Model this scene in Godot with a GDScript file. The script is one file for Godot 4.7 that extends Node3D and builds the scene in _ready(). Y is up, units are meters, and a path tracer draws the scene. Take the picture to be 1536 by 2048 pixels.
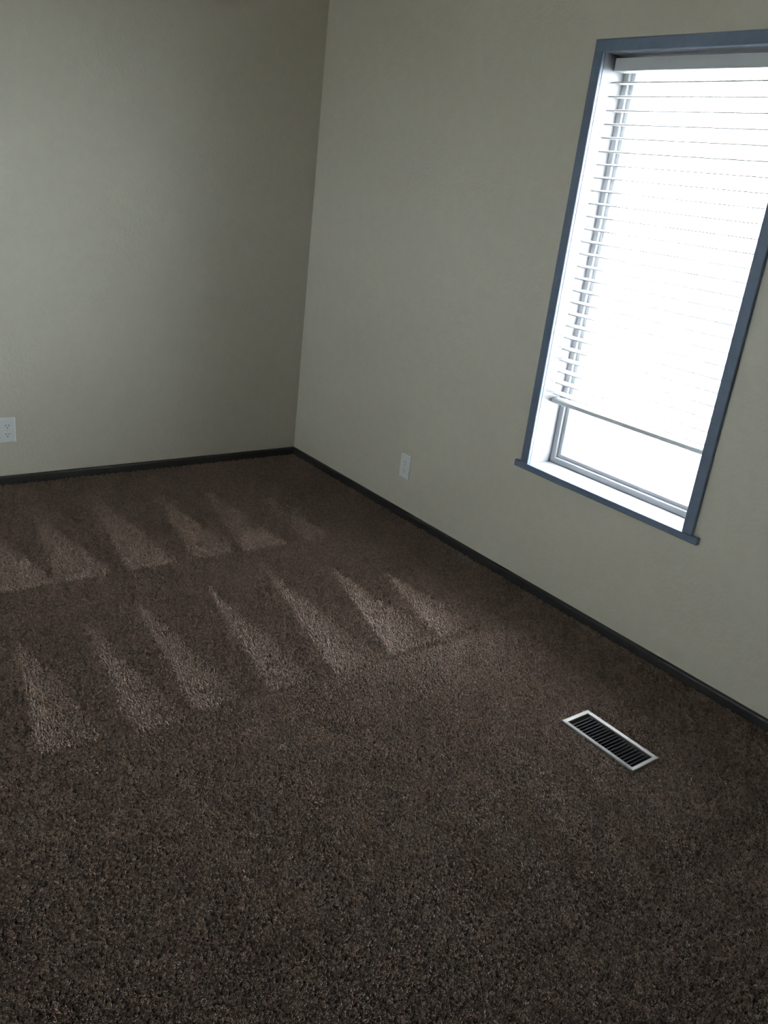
extends Node3D
# An empty carpeted bedroom corner: back wall on z = 0, right wall (with the window) on x = 0, carpet top at y = 0.

const PIC_H := 2048.0
const FOCAL := 1705.35          # focal length in pixels of the 1536 x 2048 frame
const CAM_AT := Vector3(-2.4266, 1.4473, 3.8078)
const CAM_TURN := Vector3(-0.36799, -0.68632, 0.12235)   # pitch, yaw, roll
const SKY_ENERGY := 96.0
const EXPOSURE := 1.0

# room
const ROOM_W := 5.6             # to the left of the right wall
const ROOM_D := 4.75            # from the back wall towards the viewer
const ROOM_H := 2.36
const WALL := 0.16
# window
const JAMB_A := 1.694
const JAMB_B := 2.397
const SILL_Y := 0.497
const HEAD_Y := 1.919
const FRAME_X := 0.11
# unseen window added in the opposite wall as fill light for the right wall
const ADDED_WIN2 := Rect2(1.45, 0.90, 1.3, 1.0)                # z, y
# floor register
const REG := Rect2(-0.5673, 2.4943, 0.1216, 0.2691)      # x, z

var rng := RandomNumberGenerator.new()
var M := {}

func _ready() -> void:
	rng.seed = 4711
	set_camera_and_light()
	make_materials()
	build_room()
	build_window()
	build_added_window()
	build_blind()
	build_register()
	build_outlet("electrical_outlet", Vector3(-1.4837, 0.2467, 0.0), 0.0, "white duplex wall outlet on the back wall, cut by the left edge of the photo")
	build_outlet("electrical_outlet", Vector3(0.0, 0.2411, 0.960), -PI / 2.0, "pale wall outlet on the right wall, low between the room corner and the window")
	build_carpet()

# ------------------------------------------------------------------ camera, sky
func set_camera_and_light() -> void:
	var cam := Camera3D.new()
	cam.name = "camera"
	cam.position = CAM_AT
	cam.rotation_order = EULER_ORDER_YXZ
	cam.rotation = CAM_TURN
	cam.keep_aspect = Camera3D.KEEP_HEIGHT
	cam.fov = rad_to_deg(2.0 * atan(PIC_H * 0.5 / FOCAL))
	cam.near = 0.05
	cam.far = 200.0
	add_child(cam)
	cam.current = true
	# an even overcast sky: the only light, coming in through the window openings
	var sm := ProceduralSkyMaterial.new()
	sm.sky_top_color = Color(0.93, 0.97, 1.0)
	sm.sky_horizon_color = Color(0.63, 0.67, 0.70)       # sRGB: about 0.4 of the zenith, as an overcast sky has it
	sm.sky_curve = 0.6
	sm.ground_horizon_color = Color(0.63, 0.67, 0.70)
	sm.ground_bottom_color = Color(0.6, 0.61, 0.62)
	sm.sun_angle_max = 0.0
	var sky := Sky.new()
	sky.sky_material = sm
	var env := Environment.new()
	env.background_mode = Environment.BG_SKY
	env.sky = sky
	env.background_energy_multiplier = SKY_ENERGY
	env.tonemap_mode = Environment.TONE_MAPPER_LINEAR
	env.tonemap_exposure = EXPOSURE
	env.sdfgi_enabled = true
	env.ssao_enabled = true
	env.ssil_enabled = true
	var we := WorldEnvironment.new()
	we.name = "world_environment"
	we.environment = env
	add_child(we)

# ------------------------------------------------------------------ materials
func noise_tex(freq: float, size: int, sd: int, ramp: Gradient = null, octaves := 3, normal := false, bump := 4.0) -> NoiseTexture2D:
	var n := FastNoiseLite.new()
	n.noise_type = FastNoiseLite.TYPE_SIMPLEX_SMOOTH
	n.seed = sd
	n.frequency = freq
	n.fractal_octaves = octaves
	var t := NoiseTexture2D.new()
	t.width = size
	t.height = size
	t.seamless = true
	t.noise = n
	if ramp:
		t.color_ramp = ramp
	if normal:
		t.as_normal_map = true
		t.bump_strength = bump
	return t

func ramp2(a: Color, b: Color) -> Gradient:
	var g := Gradient.new()
	g.set_color(0, a)
	g.set_color(1, b)
	return g

func mat(c: Color, rough: float, metal := 0.0) -> StandardMaterial3D:
	var m := StandardMaterial3D.new()
	m.albedo_color = c
	m.roughness = rough
	m.metallic = metal
	return m

func tri(m: StandardMaterial3D, scale: float) -> void:
	m.uv1_triplanar = true
	m.uv1_world_triplanar = true
	m.uv1_scale = Vector3(scale, scale, scale)

func make_materials() -> void:
	# painted wallboard: beige with a faint mottle and a fine orange-peel relief
	var w := mat(Color(1, 1, 1), 0.62)
	w.albedo_texture = noise_tex(0.02, 512, 3, ramp2(Color(0.742, 0.720, 0.655), Color(0.758, 0.738, 0.675)), 4)
	w.normal_enabled = true
	w.normal_texture = noise_tex(0.06, 512, 5, null, 3, true, 2.0)
	w.normal_scale = 0.25
	tri(w, 1.6)
	M.wall = w
	var c := mat(Color(1, 1, 1), 0.9)
	c.albedo_texture = noise_tex(0.05, 512, 8, ramp2(Color(0.86, 0.85, 0.83), Color(0.9, 0.89, 0.87)), 4)
	tri(c, 1.2)
	M.ceiling = c
	# dark stained base moulding
	var b := mat(Color(1, 1, 1), 0.5)
	b.albedo_texture = noise_tex(0.03, 256, 12, ramp2(Color(0.12, 0.11, 0.105), Color(0.165, 0.155, 0.145)), 4)
	tri(b, 3.0)
	M.base = b
	# casing, with the blue-grey glare of the window put into its colour
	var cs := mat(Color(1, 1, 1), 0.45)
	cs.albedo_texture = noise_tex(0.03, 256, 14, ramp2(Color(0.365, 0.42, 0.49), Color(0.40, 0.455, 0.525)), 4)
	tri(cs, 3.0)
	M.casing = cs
	M.jamb = mat(Color(0.50, 0.495, 0.51), 0.28)
	M.vinyl = mat(Color(0.58, 0.59, 0.60), 0.45)
	M.gasket = mat(Color(0.25, 0.25, 0.26), 0.6)
	M.slat = mat(Color(0.82, 0.82, 0.82), 0.42)
	M.rail = mat(Color(0.80, 0.81, 0.81), 0.45)
	M.cord = mat(Color(0.88, 0.87, 0.85), 0.8)
	M.plate = mat(Color(0.84, 0.845, 0.84), 0.35)
	M.slot = mat(Color(0.12, 0.12, 0.12), 0.7)
	M.screw = mat(Color(0.78, 0.78, 0.76), 0.3, 0.6)
	var r := mat(Color(1, 1, 1), 0.42, 0.35)
	r.albedo_texture = noise_tex(0.05, 256, 21, ramp2(Color(0.42, 0.405, 0.39), Color(0.48, 0.465, 0.445)), 3)
	tri(r, 6.0)
	M.register = r
	M.louver = mat(Color(0.20, 0.205, 0.205), 0.5, 0.3)  # darker than the rim: shade of the recess put into the colour
	M.duct = mat(Color(0.50, 0.50, 0.50), 0.5, 0.4)
	var g := mat(Color(1, 1, 1, 0.05), 0.0)
	g.transparency = BaseMaterial3D.TRANSPARENCY_ALPHA
	M.glass = g
	var bk := mat(Color(1, 1, 1), 1.0)
	bk.albedo_texture = noise_tex(0.08, 512, 31, ramp2(Color(0.17, 0.14, 0.125), Color(0.24, 0.20, 0.18)), 4)
	tri(bk, 4.0)
	M.backing = bk
	# slightly lustrous synthetic yarn
	var pile := mat(Color(1, 1, 1), 0.55)
	pile.metallic_specular = 0.6
	pile.vertex_color_use_as_albedo = true
	M.pile = pile
	var gr := mat(Color(1, 1, 1), 0.95)
	gr.albedo_texture = noise_tex(0.02, 256, 41, ramp2(Color(0.60, 0.60, 0.58), Color(0.68, 0.68, 0.66)), 4)
	tri(gr, 0.4)
	M.ground = gr
	M.siding = mat(Color(0.75, 0.75, 0.73), 0.8)

# ------------------------------------------------------------------ mesh helpers
func start() -> SurfaceTool:
	var st := SurfaceTool.new()
	st.begin(Mesh.PRIMITIVE_TRIANGLES)
	st.set_smooth_group(-1)
	return st

func commit(st: SurfaceTool) -> ArrayMesh:
	st.generate_normals()
	return st.commit()

func poly(st: SurfaceTool, pts: Array, out_dir: Vector3) -> void:
	# a flat convex polygon, wound clockwise as seen from out_dir
	var n: Vector3 = (pts[1] - pts[0]).cross(pts[2] - pts[0])
	var p := pts
	if n.dot(out_dir) > 0.0:
		p = pts.duplicate()
		p.reverse()
	for i in range(1, p.size() - 1):
		st.add_vertex(p[0])
		st.add_vertex(p[i])
		st.add_vertex(p[i + 1])

func box(st: SurfaceTool, lo: Vector3, hi: Vector3, bevel := 0.0) -> void:
	var c := (lo + hi) * 0.5
	var h := (hi - lo) * 0.5
	var b: float = min(bevel, min(h.x, min(h.y, h.z)) * 0.9)
	# corner points, three per corner, each lying on one face
	var v := {}
	for sx in [-1, 1]:
		for sy in [-1, 1]:
			for sz in [-1, 1]:
				v[[sx, sy, sz, 0]] = c + Vector3(sx * h.x, sy * (h.y - b), sz * (h.z - b))
				v[[sx, sy, sz, 1]] = c + Vector3(sx * (h.x - b), sy * h.y, sz * (h.z - b))
				v[[sx, sy, sz, 2]] = c + Vector3(sx * (h.x - b), sy * (h.y - b), sz * h.z)
	for s in [-1, 1]:
		poly(st, [v[[s, -1, -1, 0]], v[[s, 1, -1, 0]], v[[s, 1, 1, 0]], v[[s, -1, 1, 0]]], Vector3(s, 0, 0))
		poly(st, [v[[-1, s, -1, 1]], v[[1, s, -1, 1]], v[[1, s, 1, 1]], v[[-1, s, 1, 1]]], Vector3(0, s, 0))
		poly(st, [v[[-1, -1, s, 2]], v[[1, -1, s, 2]], v[[1, 1, s, 2]], v[[-1, 1, s, 2]]], Vector3(0, 0, s))
	if b <= 0.0:
		return
	for s in [-1, 1]:
		for t in [-1, 1]:
			poly(st, [v[[s, t, -1, 0]], v[[s, t, 1, 0]], v[[s, t, 1, 1]], v[[s, t, -1, 1]]], Vector3(s, t, 0))
			poly(st, [v[[s, -1, t, 0]], v[[s, 1, t, 0]], v[[s, 1, t, 2]], v[[s, -1, t, 2]]], Vector3(s, 0, t))
			poly(st, [v[[-1, s, t, 1]], v[[1, s, t, 1]], v[[1, s, t, 2]], v[[-1, s, t, 2]]], Vector3(0, s, t))
			for q in [-1, 1]:
				poly(st, [v[[s, t, q, 0]], v[[s, t, q, 1]], v[[s, t, q, 2]]], Vector3(s, t, q))

func box_mesh(lo: Vector3, hi: Vector3, bevel := 0.0) -> ArrayMesh:
	var st := start()
	box(st, lo, hi, bevel)
	return commit(st)

func extrude(st: SurfaceTool, profile: PackedVector2Array, a: Vector3, u: Vector3, w: Vector3, along: Vector3, smooth := false) -> void:
	# closed convex-ish profile in the plane (u, w) at a, drawn out along a vector
	var n := profile.size()
	var mid := Vector2.ZERO
	for q in profile:
		mid += q / n
	if smooth:
		st.set_smooth_group(1)
	for i in n:
		var p := profile[i]
		var q := profile[(i + 1) % n]
		var e := (q - p).orthogonal()
		if e.dot((p + q) * 0.5 - mid) < 0.0:
			e = -e
		poly(st, [a + u * p.x + w * p.y, a + u * q.x + w * q.y, a + u * q.x + w * q.y + along, a + u * p.x + w * p.y + along], u * e.x + w * e.y)
	st.set_smooth_group(-1)
	var cap: Array = []
	for p in profile:
		cap.append(a + u * p.x + w * p.y)
	var far: Array = []
	for p in cap:
		far.append(p + along)
	for t in Geometry2D.triangulate_polygon(profile).size() / 3:
		var ix := Geometry2D.triangulate_polygon(profile)
		poly(st, [cap[ix[t * 3]], cap[ix[t * 3 + 1]], cap[ix[t * 3 + 2]]], -along)
		poly(st, [far[ix[t * 3]], far[ix[t * 3 + 1]], far[ix[t * 3 + 2]]], along)

func ring(st: SurfaceTool, lo: Vector2, hi: Vector2, rows: Array, to3: Callable) -> void:
	# a rectangular mitred frame: rows are [inset, height] steps of its profile; to3 turns (a, b, height) into a point
	var mid := (lo + hi) * 0.5
	for k in rows.size() - 1:
		var a = rows[k]
		var b = rows[k + 1]
		var ca := [Vector2(lo.x + a[0], lo.y + a[0]), Vector2(hi.x - a[0], lo.y + a[0]), Vector2(hi.x - a[0], hi.y - a[0]), Vector2(lo.x + a[0], hi.y - a[0])]
		var cb := [Vector2(lo.x + b[0], lo.y + b[0]), Vector2(hi.x - b[0], lo.y + b[0]), Vector2(hi.x - b[0], hi.y - b[0]), Vector2(lo.x + b[0], hi.y - b[0])]
		for i in 4:
			var j := (i + 1) % 4
			var outw: Vector2 = ((ca[i] + ca[j]) * 0.5 - mid).normalized()
			# the profile runs from the outside in: its normal is (height change outward, inset change upward)
			var o3: Vector3 = to3.call(outw.x, outw.y, 0.0) - to3.call(0.0, 0.0, 0.0)
			var u3: Vector3 = to3.call(0.0, 0.0, 1.0) - to3.call(0.0, 0.0, 0.0)
			var d: Vector3 = o3 * (b[1] - a[1]) + u3 * (b[0] - a[0])
			poly(st, [to3.call(ca[i].x, ca[i].y, a[1]), to3.call(ca[j].x, ca[j].y, a[1]), to3.call(cb[j].x, cb[j].y, b[1]), to3.call(cb[i].x, cb[i].y, b[1])], d)

func part(called: String, mesh: Mesh, m: Material, parent: Node) -> MeshInstance3D:
	var o := MeshInstance3D.new()
	o.name = called
	o.mesh = mesh
	o.material_override = m
	o.cast_shadow = GeometryInstance3D.SHADOW_CASTING_SETTING_ON
	parent.add_child(o, true)
	return o

func numbered(called: String) -> String:
	if not has_node(called):
		return called
	var k := 1
	while has_node("%s_%03d" % [called, k]):
		k += 1
	return "%s_%03d" % [called, k]

func thing(called: String, label: String, category: String, at := Vector3.ZERO, turn := 0.0) -> Node3D:
	var o := Node3D.new()
	o.name = numbered(called)
	add_child(o)
	o.position = at
	o.rotation.y = turn
	o.set_meta("label", label)
	o.set_meta("category", category)
	return o

func structure(o: Node, label: String, category: String) -> void:
	o.set_meta("kind", "structure")
	o.set_meta("label", label)
	o.set_meta("category", category)

func struct_box(called: String, lo: Vector3, hi: Vector3, m: Material, label: String, category: String) -> MeshInstance3D:
	var o := part(called, box_mesh(lo, hi), m, self)
	structure(o, label, category)
	return o

# ------------------------------------------------------------------ room shell
func build_room() -> void:
	struct_box("wall_back", Vector3(-ROOM_W - WALL, -0.2, -WALL), Vector3(WALL, ROOM_H + 0.12, 0.0), M.wall, "plain beige painted wall meeting the window wall in the corner", "wall")
	var sl := start()
	box(sl, Vector3(-ROOM_W - WALL, -0.2, 0), Vector3(-ROOM_W, ROOM_H, ADDED_WIN2.position.x))
	box(sl, Vector3(-ROOM_W - WALL, -0.2, ADDED_WIN2.end.x), Vector3(-ROOM_W, ROOM_H, ROOM_D))
	box(sl, Vector3(-ROOM_W - WALL, -0.2, ADDED_WIN2.position.x), Vector3(-ROOM_W, ADDED_WIN2.position.y, ADDED_WIN2.end.x))
	box(sl, Vector3(-ROOM_W - WALL, ADDED_WIN2.end.y, ADDED_WIN2.position.x), Vector3(-ROOM_W, ROOM_H, ADDED_WIN2.end.x))
	structure(part("wall_left", commit(sl), M.wall, self), "beige painted wall facing the narrow window, with an added wide window for fill light", "wall")
	struct_box("wall_front", Vector3(-ROOM_W - WALL, -0.2, ROOM_D), Vector3(WALL, ROOM_H + 0.12, ROOM_D + WALL), M.wall, "plain beige painted wall facing the corner", "wall")
	struct_box("ceiling", Vector3(-ROOM_W - WALL, ROOM_H, -WALL), Vector3(WALL, ROOM_H + 0.12, ROOM_D + WALL), M.ceiling, "plain white ceiling over the carpeted room", "ceiling")
	# right wall with the window opening
	var st := start()
	var za := JAMB_A - 0.013
	var zb := JAMB_B + 0.013
	box(st, Vector3(0, -0.2, 0), Vector3(WALL, ROOM_H, za))
	box(st, Vector3(0, -0.2, zb), Vector3(WALL, ROOM_H, ROOM_D))
	box(st, Vector3(0, -0.2, za), Vector3(WALL, SILL_Y - 0.02, zb))
	box(st, Vector3(0, HEAD_Y + 0.013, za), Vector3(WALL, ROOM_H, zb))
	var wr := part("wall_right", commit(st), M.wall, self)
	structure(wr, "beige painted wall holding the tall bright window", "wall")
	# floor slab with the duct opening left free under the register
	st = start()
	var y0 := -0.2
	var y1 := -0.011
	var ra := REG.position + Vector2(0.012, 0.012)
	var rb := REG.end - Vector2(0.012, 0.012)
	box(st, Vector3(-ROOM_W, y0, 0), Vector3(ra.x, y1, ROOM_D))
	box(st, Vector3(rb.x, y0, 0), Vector3(0, y1, ROOM_D))
	box(st, Vector3(ra.x, y0, 0), Vector3(rb.x, y1, ra.y))
	box(st, Vector3(ra.x, y0, rb.y), Vector3(rb.x, y1, ROOM_D))
	var fl := part("floor", commit(st), M.backing, self)
	structure(fl, "dark brown pile carpet with pale triangular vacuum marks", "carpet")
	# base mouldings
	var prof := PackedVector2Array([Vector2(0, -0.011), Vector2(0.011, -0.011), Vector2(0.011, 0.028), Vector2(0.009, 0.033), Vector2(0.005, 0.036), Vector2(0, 0.037)])
	st = start()
	extrude(st, prof, Vector3(-ROOM_W, 0, 0), Vector3(0, 0, 1), Vector3.UP, Vector3(ROOM_W, 0, 0))
	structure(part("baseboard_back", commit(st), M.base, self), "narrow dark base moulding along the back wall", "baseboard")
	st = start()
	extrude(st, prof, Vector3(0, 0, 0.011), Vector3(-1, 0, 0), Vector3.UP, Vector3(0, 0, ROOM_D - 0.011))
	structure(part("baseboard_right", commit(st), M.base, self), "narrow dark base moulding under the window wall", "baseboard")
	# pale ground outside
	# unseen porch roof, added to keep the added window's light off the floor
	st = start()
	var px := -ROOM_W - WALL
	extrude(st, PackedVector2Array([Vector2(0, 2.36), Vector2(3.4, 2.16), Vector2(3.4, 2.30), Vector2(0, 2.50)]), Vector3(px, 0, -3.0), Vector3(-1, 0, 0), Vector3.UP, Vector3(0, 0, 11.0))
	var pr := part("added_porch_roof", commit(st), M.siding, self)
	structure(pr, "unseen porch roof added outside the added window to block high light", "roof")
	for z in [-2.8, 2.6, 7.8]:
		part("added_porch_post", box_mesh(Vector3(px - 3.3, -0.65, z), Vector3(px - 3.2, 2.18, z + 0.1), 0.006), M.siding, pr)
	struct_box("ground", Vector3(-50, -0.75, -40), Vector3(50, -0.65, 45), M.ground, "pale bright ground outside the window", "ground")

# ------------------------------------------------------------------ window
func build_window() -> void:
	var o := Node3D.new()
	o.name = "window_1"
	add_child(o)
	structure(o, "tall narrow window with casing tinted blue-grey for glare and white frame, glaring with daylight", "window")
	var cw := 0.038
	var ct := 0.015
	# casing: two legs standing on the stool, a head across them
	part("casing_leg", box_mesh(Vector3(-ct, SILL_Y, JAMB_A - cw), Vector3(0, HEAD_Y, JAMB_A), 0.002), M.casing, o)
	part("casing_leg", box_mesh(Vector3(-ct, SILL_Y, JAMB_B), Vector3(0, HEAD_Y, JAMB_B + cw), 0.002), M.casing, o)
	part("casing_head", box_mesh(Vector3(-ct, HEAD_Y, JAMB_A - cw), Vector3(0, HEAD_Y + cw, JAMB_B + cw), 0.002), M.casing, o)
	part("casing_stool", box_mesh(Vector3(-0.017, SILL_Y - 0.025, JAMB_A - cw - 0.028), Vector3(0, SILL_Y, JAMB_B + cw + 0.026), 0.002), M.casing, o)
	# white liner boards of the reveal
	part("jamb", box_mesh(Vector3(0.0, SILL_Y, JAMB_A - 0.013), Vector3(WALL, HEAD_Y, JAMB_A), 0.001), M.jamb, o)
	part("jamb", box_mesh(Vector3(0.0, SILL_Y, JAMB_B), Vector3(WALL, HEAD_Y, JAMB_B + 0.013), 0.001), M.jamb, o)
	part("head_liner", box_mesh(Vector3(0.0, HEAD_Y, JAMB_A - 0.013), Vector3(WALL, HEAD_Y + 0.013, JAMB_B + 0.013), 0.001), M.jamb, o)
	part("sill", box_mesh(Vector3(0.0, SILL_Y - 0.02, JAMB_A - 0.013), Vector3(WALL, SILL_Y, JAMB_B + 0.013), 0.001), M.jamb, o)
	# vinyl frame: outer ring, then the stepped-back sash ring, then the pane
	var st := start()
	var face := func(a: float, b: float, h: float) -> Vector3: return Vector3(FRAME_X + 0.045 - h, b, a)
	ring(st, Vector2(JAMB_A, SILL_Y), Vector2(JAMB_B, HEAD_Y), [[0.0, 0.0], [0.0, 0.043], [0.002, 0.045], [0.022, 0.045], [0.024, 0.043], [0.024, 0.0]], face)
	var fr := part("window_frame", commit(st), M.vinyl, o)
	st = start()
	ring(st, Vector2(JAMB_A + 0.024, SILL_Y + 0.022), Vector2(JAMB_B - 0.024, HEAD_Y - 0.022), [[0.0, 0.0], [0.0, 0.032], [0.002, 0.034], [0.016, 0.034], [0.019, 0.031], [0.021, 0.018], [0.021, 0.0]], face)
	part("sash", commit(st), M.vinyl, fr)
	part("pane", box_mesh(Vector3(FRAME_X + 0.029, SILL_Y + 0.038, JAMB_A + 0.04), Vector3(FRAME_X + 0.033, HEAD_Y - 0.038, JAMB_B - 0.04)), M.glass, fr)
	# small bright nail head low on the far jamb
	var nh := SphereMesh.new()
	nh.radius = 0.0035
	nh.height = 0.003
	nh.radial_segments = 12
	nh.rings = 6
	var nail := part("nail_head", nh, M.plate, o)
	nail.position = Vector3(0.040, SILL_Y + 0.032, JAMB_A)
	nail.rotation.x = PI / 2.0

func build_added_window() -> void:
	var o := Node3D.new()
	o.name = "window_2"  # added out of view to brighten the right wall
	add_child(o)
	structure(o, "wide two-light window added unseen opposite the narrow window as fill light", "window")
	var st := start()
	var face := func(a: float, b: float, h: float) -> Vector3: return Vector3(-ROOM_W + h, b, a)
	ring(st, ADDED_WIN2.position - Vector2(0.038, 0.038), ADDED_WIN2.end + Vector2(0.038, 0.038), [[0.0, 0.0], [0.0, 0.013], [0.002, 0.015], [0.036, 0.015], [0.038, 0.013], [0.038, 0.0]], face)
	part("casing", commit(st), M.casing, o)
	st = start()
	var deep := func(a: float, b: float, h: float) -> Vector3: return Vector3(-ROOM_W - WALL + h, b, a)
	ring(st, ADDED_WIN2.position, ADDED_WIN2.end, [[0.0, 0.0], [0.0, 0.043], [0.002, 0.045], [0.043, 0.045], [0.045, 0.043], [0.045, 0.0]], deep)
	var zm := ADDED_WIN2.get_center().x
	box(st, Vector3(-ROOM_W - WALL + 0.004, ADDED_WIN2.position.y + 0.044, zm - 0.025), Vector3(-ROOM_W - WALL + 0.042, ADDED_WIN2.end.y - 0.044, zm + 0.025), 0.002)
	var fr := part("window_frame", commit(st), M.vinyl, o)
	for z in [[ADDED_WIN2.position.x + 0.04, zm - 0.02], [zm + 0.02, ADDED_WIN2.end.x - 0.04]]:
		part("pane", box_mesh(Vector3(-ROOM_W - WALL + 0.02, ADDED_WIN2.position.y + 0.04, z[0]), Vector3(-ROOM_W - WALL + 0.024, ADDED_WIN2.end.y - 0.04, z[1])), M.glass, fr)

# ------------------------------------------------------------------ blind
func build_blind() -> void:
	var za := JAMB_A + 0.005
	var zb := JAMB_B - 0.005
	var xa := 0.050
	var xm := xa + 0.025
	var at := Vector3(xm, 0.741, (za + zb) * 0.5)
	var o := thing("venetian_blind", "white venetian blind lowered three quarters down inside the tall window", "blind", at)
	var L := zb - za
	# headrail: a U channel of folded steel, drawn as one profile with a lip
	var hp := PackedVector2Array([Vector2(-0.025, 0), Vector2(-0.023, -0.002), Vector2(0.023, -0.002), Vector2(0.025, 0), Vector2(0.025, 0.036), Vector2(-0.025, 0.036)])
	var st := start()
	extrude(st, hp, Vector3(0, 1.874 - at.y, za - at.z), Vector3(1, 0, 0), Vector3.UP, Vector3(0, 0, L))
	part("headrail", commit(st), M.rail, o)
	# one crowned slat shared by all
	var prof := PackedVector2Array()
	var n := 8
	for i in n + 1:
		var t := -1.0 + 2.0 * i / n
		prof.append(Vector2(t * 0.025, 0.0042 * (1.0 - t * t) + 0.0014))
	for i in n + 1:
		var t := 1.0 - 2.0 * i / n
		prof.append(Vector2(t * 0.025, 0.0042 * (1.0 - t * t) - 0.0014))
	st = start()
	slat_shape(st, prof, -L * 0.5, L * 0.5)
	var sm := commit(st)
	var top := 1.838
	var pitch := 0.0425
	for k in 26:
		var s := part("slat", sm, M.slat, o)
		s.position = Vector3(0, top - k * pitch - at.y, rng.randf_range(-0.0015, 0.0015))
		s.rotation.z = deg_to_rad(2.5 + rng.randf_range(-0.7, 0.7))
		s.rotation.x = deg_to_rad(rng.randf_range(-0.06, 0.06))
	# bottom rail
	var bp := PackedVector2Array([Vector2(-0.025, 0.002), Vector2(-0.023, 0), Vector2(0.023, 0), Vector2(0.025, 0.002), Vector2(0.025, 0.014), Vector2(0.012, 0.017), Vector2(-0.012, 0.017), Vector2(-0.025, 0.014)])
	st = start()
	extrude(st, bp, Vector3(0, 0, -L * 0.5), Vector3(1, 0, 0), Vector3.UP, Vector3(0, 0, L))
	part("bottom_rail", commit(st), M.rail, o)
	# ladder cords: front and back strand at two places
	for f in [-0.22, 0.22]:
		for x in [-0.0258, 0.0258]:
			var cy := CylinderMesh.new()
			cy.top_radius = 0.0006
			cy.bottom_radius = 0.0006
			cy.height = 1.874 - at.y - 0.012
			cy.radial_segments = 6
			cy.rings = 1
			var c := part("ladder_cord", cy, M.cord, o)
			c.position = Vector3(x, 0.012 + cy.height * 0.5, f)

func slat_shape(st: SurfaceTool, prof: PackedVector2Array, z0: float, z1: float) -> void:
	var n := prof.size()
	var half := n / 2
	for i in n:
		var p := prof[i]
		var q := prof[(i + 1) % n]
		var up := Vector3(0, 1, 0) if i < half - 1 else Vector3(1, 0, 0) if i == half - 1 else Vector3(0, -1, 0) if i < n - 1 else Vector3(-1, 0, 0)
		st.set_smooth_group(1 if i < half - 1 else 2 if i > half - 1 and i < n - 1 else -1)
		poly(st, [Vector3(p.x, p.y, z0), Vector3(q.x, q.y, z0), Vector3(q.x, q.y, z1), Vector3(p.x, p.y, z1)], up)
	st.set_smooth_group(-1)
	for i in half - 1:
		var a := prof[i]
		var b := prof[i + 1]
		var c := prof[n - 2 - i]
		var d := prof[n - 1 - i]
		for z in [z0, z1]:
			poly(st, [Vector3(a.x, a.y, z), Vector3(b.x, b.y, z), Vector3(c.x, c.y, z), Vector3(d.x, d.y, z)], Vector3(0, 0, -1 if z == z0 else 1))

# ------------------------------------------------------------------ floor register
func build_register() -> void:
	var c := REG.get_center()
	var o := thing("floor_register", "metal floor register with parallel louvers coloured dark as shade, set in the carpet below the window", "vent", Vector3(c.x, 0, c.y))
	var hx := REG.size.x * 0.5
	var hz := REG.size.y * 0.5
	var to3 := func(a: float, b: float, h: float) -> Vector3: return Vector3(a, h, b)
	var st := start()
	ring(st, Vector2(-hx, -hz), Vector2(hx, hz), [[0.0, -0.004], [0.0004, 0.0025], [0.0014, 0.0046], [0.0036, 0.0052], [0.0140, 0.0038], [0.0160, 0.0020], [0.0165, -0.012], [0.0165, -0.02]], to3)
	part("rim", commit(st), M.register, o)
	# duct below
	st = start()
	var ix := hx - 0.0145
	var iz := hz - 0.0145
	box(st, Vector3(-ix, -0.19, -iz), Vector3(ix, -0.185, iz))
	box(st, Vector3(-ix - 0.001, -0.19, -iz), Vector3(-ix, -0.012, iz))
	box(st, Vector3(ix, -0.19, -iz), Vector3(ix + 0.001, -0.012, iz))
	box(st, Vector3(-ix, -0.19, -iz - 0.001), Vector3(ix, -0.012, -iz))
	box(st, Vector3(-ix, -0.19, iz), Vector3(ix, -0.012, iz + 0.001))
	part("duct", commit(st), M.duct, o)
	# louvers across the short way
	var lx := hx - 0.0160
	var lz := hz - 0.0165
	var n := 20
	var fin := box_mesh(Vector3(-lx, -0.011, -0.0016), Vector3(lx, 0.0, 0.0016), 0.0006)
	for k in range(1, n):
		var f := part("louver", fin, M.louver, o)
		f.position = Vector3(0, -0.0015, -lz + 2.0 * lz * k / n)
		f.rotation.x = deg_to_rad(18.0)

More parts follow.
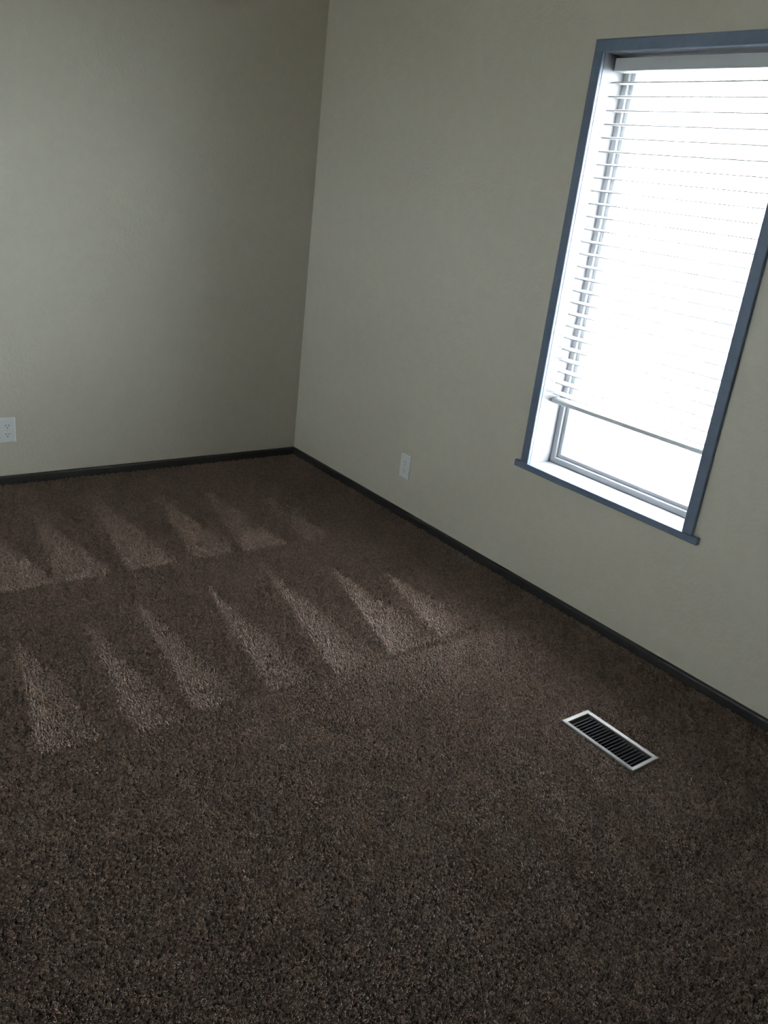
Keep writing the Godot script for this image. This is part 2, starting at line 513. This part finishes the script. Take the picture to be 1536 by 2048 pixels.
# ------------------------------------------------------------------ outlets
func build_outlet(called: String, at: Vector3, turn: float, label: String) -> void:
	var o := thing(called, label, "outlet", at, turn)
	# plate: 70 x 114 mm, pillowed edge, facing +z in its own axes
	var st := start()
	var to3 := func(a: float, b: float, h: float) -> Vector3: return Vector3(a, b, h)
	ring(st, Vector2(-0.035, -0.057), Vector2(0.035, 0.057), [[0.0, 0.0], [0.0, 0.002], [0.0012, 0.0042], [0.004, 0.0056], [0.008, 0.006]], to3)
	poly(st, [Vector3(-0.027, -0.049, 0.006), Vector3(0.027, -0.049, 0.006), Vector3(0.027, 0.049, 0.006), Vector3(-0.027, 0.049, 0.006)], Vector3(0, 0, 1))
	part("cover_plate", commit(st), M.plate, o)
	for s in [-1, 1]:
		# receptacle face: a rounded disc cut flat at top and bottom
		var prof := PackedVector2Array()
		for i in 24:
			var a := TAU * i / 24.0
			prof.append(Vector2(cos(a) * 0.0172, clamp(sin(a) * 0.0172, -0.0142, 0.0142)))
		st = start()
		extrude(st, prof, Vector3(0, s * 0.0195, 0.004), Vector3(1, 0, 0), Vector3(0, 1, 0), Vector3(0, 0, 0.0032))
		var r := part("receptacle", commit(st), M.plate, o)
		for q in [[-0.0064, 0.0042], [0.0064, 0.0036]]:
			var slot := part("slot", box_mesh(Vector3(-0.0011, -q[1], 0.0), Vector3(0.0011, q[1], 0.0012)), M.slot, r)
			slot.position = Vector3(q[0], s * 0.0195 + 0.0035, 0.0062)
		var gp := PackedVector2Array()
		for i in 14:
			var a := TAU * i / 14.0
			gp.append(Vector2(cos(a) * 0.0025, max(sin(a) * 0.0025, -0.0018)))
		st = start()
		extrude(st, gp, Vector3(0, s * 0.0195 - 0.0075, 0.0062), Vector3(1, 0, 0), Vector3(0, 1, 0), Vector3(0, 0, 0.0012))
		part("ground_hole", commit(st), M.slot, r)
	var sc := SphereMesh.new()
	sc.radius = 0.0032
	sc.height = 0.003
	sc.radial_segments = 14
	sc.rings = 6
	var sw := part("screw", sc, M.screw, o)
	sw.position = Vector3(0, 0, 0.006)
	sw.rotation.x = PI / 2.0

# ------------------------------------------------------------------ carpet pile
# The pale triangles are strokes in which the vacuum brushed the pile away from the viewer: apex (x, z), base from x to x at z.
const STROKES := [
	[-1.69, 0.50, -1.83, -1.61, 1.03], [-1.50, 0.34, -1.59, -1.40, 1.03], [-1.21, 0.20, -1.34, -1.15, 1.03], [-0.95, 0.30, -1.07, -0.90, 1.03],
	[-0.71, 0.28, -0.86, -0.67, 1.04], [-0.47, 0.42, -0.58, -0.45, 1.06], [-1.95, 0.40, -2.08, -1.90, 1.03],
	[-1.83, 1.38, -1.93, -1.77, 1.95], [-1.61, 1.34, -1.68, -1.55, 1.97], [-1.41, 1.25, -1.50, -1.36, 1.95], [-1.14, 1.28, -1.26, -1.12, 1.96],
	[-0.87, 1.22, -1.03, -0.86, 1.97], [-0.63, 1.34, -0.80, -0.60, 1.95], [-0.45, 1.44, -0.57, -0.40, 1.93],
	[-1.66, 2.15, -1.70, -1.58, 2.80], [-1.38, 2.10, -1.42, -1.30, 2.75], [-1.10, 2.15, -1.24, -1.12, 2.95], [-0.87, 2.20, -1.04, -0.93, 3.00],
	[-0.72, 2.40, -0.82, -0.68, 3.00]]

func brushed_away(x: float, z: float) -> float:
	# how far the pile lies over, 0 (towards the viewer) to 1 (away from the viewer)
	var best := 0.08
	if z > 1.965 and z < 3.02:
		# last pass in front of the window, brushed more evenly
		best = 0.34 + 0.40 * clampf((x + 1.55) / 0.75, 0.0, 1.0) * (1.0 - clampf((z - 2.05) / 0.75, 0.0, 1.0))
		if z < 1.98:
			best = 0.15
	elif z > 1.05 and z < 1.3:
		best = 0.16
	elif z >= 3.02:
		best = 0.26
	for s in STROKES:
		if z < s[1] or z > s[4]:
			continue
		var t: float = (z - s[1]) / (s[4] - s[1])
		var xa: float = lerp(s[0] as float, s[2] as float, t)
		var xb: float = lerp(s[0] as float, s[3] as float, t) + 0.012
		if x > xa and x < xb:
			var u: float = (x - xa) / (xb - xa)
			best = max(best, lerp(1.0, 0.80, u) if s[4] < 1.5 else lerp(1.0, 0.55, u) if s[4] < 2.0 else lerp(0.80, 0.45, u))
	if z > 3.005 and z < 3.045 and x > -1.6 and x < -0.42:
		best = 0.62
	return best

func tuft_mesh(sd: int) -> ArrayMesh:
	# a short stub of twisted yarn, bent over towards +z, its cut end frayed open into a small hollow
	var r := RandomNumberGenerator.new()
	r.seed = sd
	var st := start()
	st.set_smooth_group(1)
	var rows := [[0.0, 0.0013], [0.0038, 0.0019], [0.0080, 0.0023], [0.0112, 0.0026], [0.0110, 0.0021], [0.0078, 0.0017], [0.0056, 0.0010]]
	var sides := 6
	var pts: Array = []
	var ph := r.randf() * TAU
	for k in rows.size():
		var y: float = rows[k][0]
		var off := Vector3(r.randf_range(-0.0005, 0.0005), 0, 0.0016 * pow(y / 0.0114, 2.0))
		var line: Array = []
		for i in sides:
			var a := TAU * i / sides + ph + k * 0.5
			var rr: float = rows[k][1] * (1.0 + 0.22 * cos(3.0 * a))
			line.append(Vector3(cos(a) * rr, y, sin(a) * rr) + off)
		pts.append(line)
	for k in rows.size() - 1:
		for i in sides:
			var j := (i + 1) % sides
			var m: Vector3 = (pts[k][i] + pts[k + 1][j] - pts[k][(i + sides / 2) % sides] - pts[k + 1][(j + sides / 2) % sides]) * 0.25
			m.y = 0.0
			if k == 3:
				m = Vector3.UP
			elif k > 3:
				m = -m
			poly(st, [pts[k][i], pts[k][j], pts[k + 1][j], pts[k + 1][i]], m)
	st.set_smooth_group(-1)
	poly(st, pts[rows.size() - 1], Vector3.UP)
	return commit(st)

func build_carpet() -> void:
	var fl := get_node("floor")
	var wander := FastNoiseLite.new()
	wander.seed = 77
	wander.frequency = 1.0
	var patch := FastNoiseLite.new()
	patch.seed = 91
	patch.frequency = 2.2
	var bufs: Array = [PackedFloat32Array(), PackedFloat32Array(), PackedFloat32Array()]
	var step := 0.0047
	var border := PackedVector2Array([Vector2(-1.95, 0.012), Vector2(-0.012, 0.012), Vector2(-0.012, 3.35), Vector2(-0.75, 3.85), Vector2(-1.25, 3.85), Vector2(-2.75, 2.75)])
	var nx := int(2.8 / step)
	var nz := int(3.85 / step)
	for iz in nz:
		for ix in nx:
			var x := -(ix + rng.randf()) * step
			var z := (iz + rng.randf()) * step
			var p := Vector2(x, z)
			if not Geometry2D.is_point_in_polygon(p, border):
				continue
			if REG.grow(0.001).has_point(p):
				continue
			var jx := x + 0.010 * wander.get_noise_2d(x * 40.0, z * 40.0) + rng.randf_range(-0.010, 0.010)
			var jz := z + 0.010 * wander.get_noise_2d(z * 40.0, x * 40.0 + 50.0) + rng.randf_range(-0.006, 0.006)
			var away := brushed_away(jx, jz)
			var lean: float = lerp(0.80, -1.15, away) + 0.10 * patch.get_noise_2d(x, z) + rng.randf_range(-0.35, 0.35)
			var side: float = lerp(-0.10, 0.0, away) + rng.randf_range(-0.4, 0.4)
			var h := rng.randf_range(lerp(0.55, 0.95, away), 1.08)
			if x > -0.035 or z < 0.035:
				h *= 1.45
			var fat := rng.randf_range(0.9, 1.3)
			var b := Basis(Vector3(1, 0, 0), lean) * Basis(Vector3(0, 0, 1), side) * Basis(Vector3.UP, rng.randf() * TAU)
			b = b * Basis.from_scale(Vector3(fat, h, fat))
			var v := rng.randf_range(0.55, 1.45)
			var warm := rng.randf_range(-0.06, 0.06)
			bufs[rng.randi() % 3].append_array(PackedFloat32Array([b.x.x, b.y.x, b.z.x, x, b.x.y, b.y.y, b.z.y, -0.0115, b.x.z, b.y.z, b.z.z, z,
				0.190 * v * (1.0 + warm), 0.125 * v, 0.090 * v * (1.0 - warm), 1.0]))
	for k in 3:
		var mm := MultiMesh.new()
		mm.transform_format = MultiMesh.TRANSFORM_3D
		mm.use_colors = true
		mm.mesh = tuft_mesh(100 + k)
		mm.instance_count = bufs[k].size() / 16
		mm.buffer = bufs[k]
		var o := MultiMeshInstance3D.new()
		o.name = "carpet_pile"
		o.multimesh = mm
		o.material_override = M.pile
		o.set_meta("kind", "stuff")
		fl.add_child(o, true)
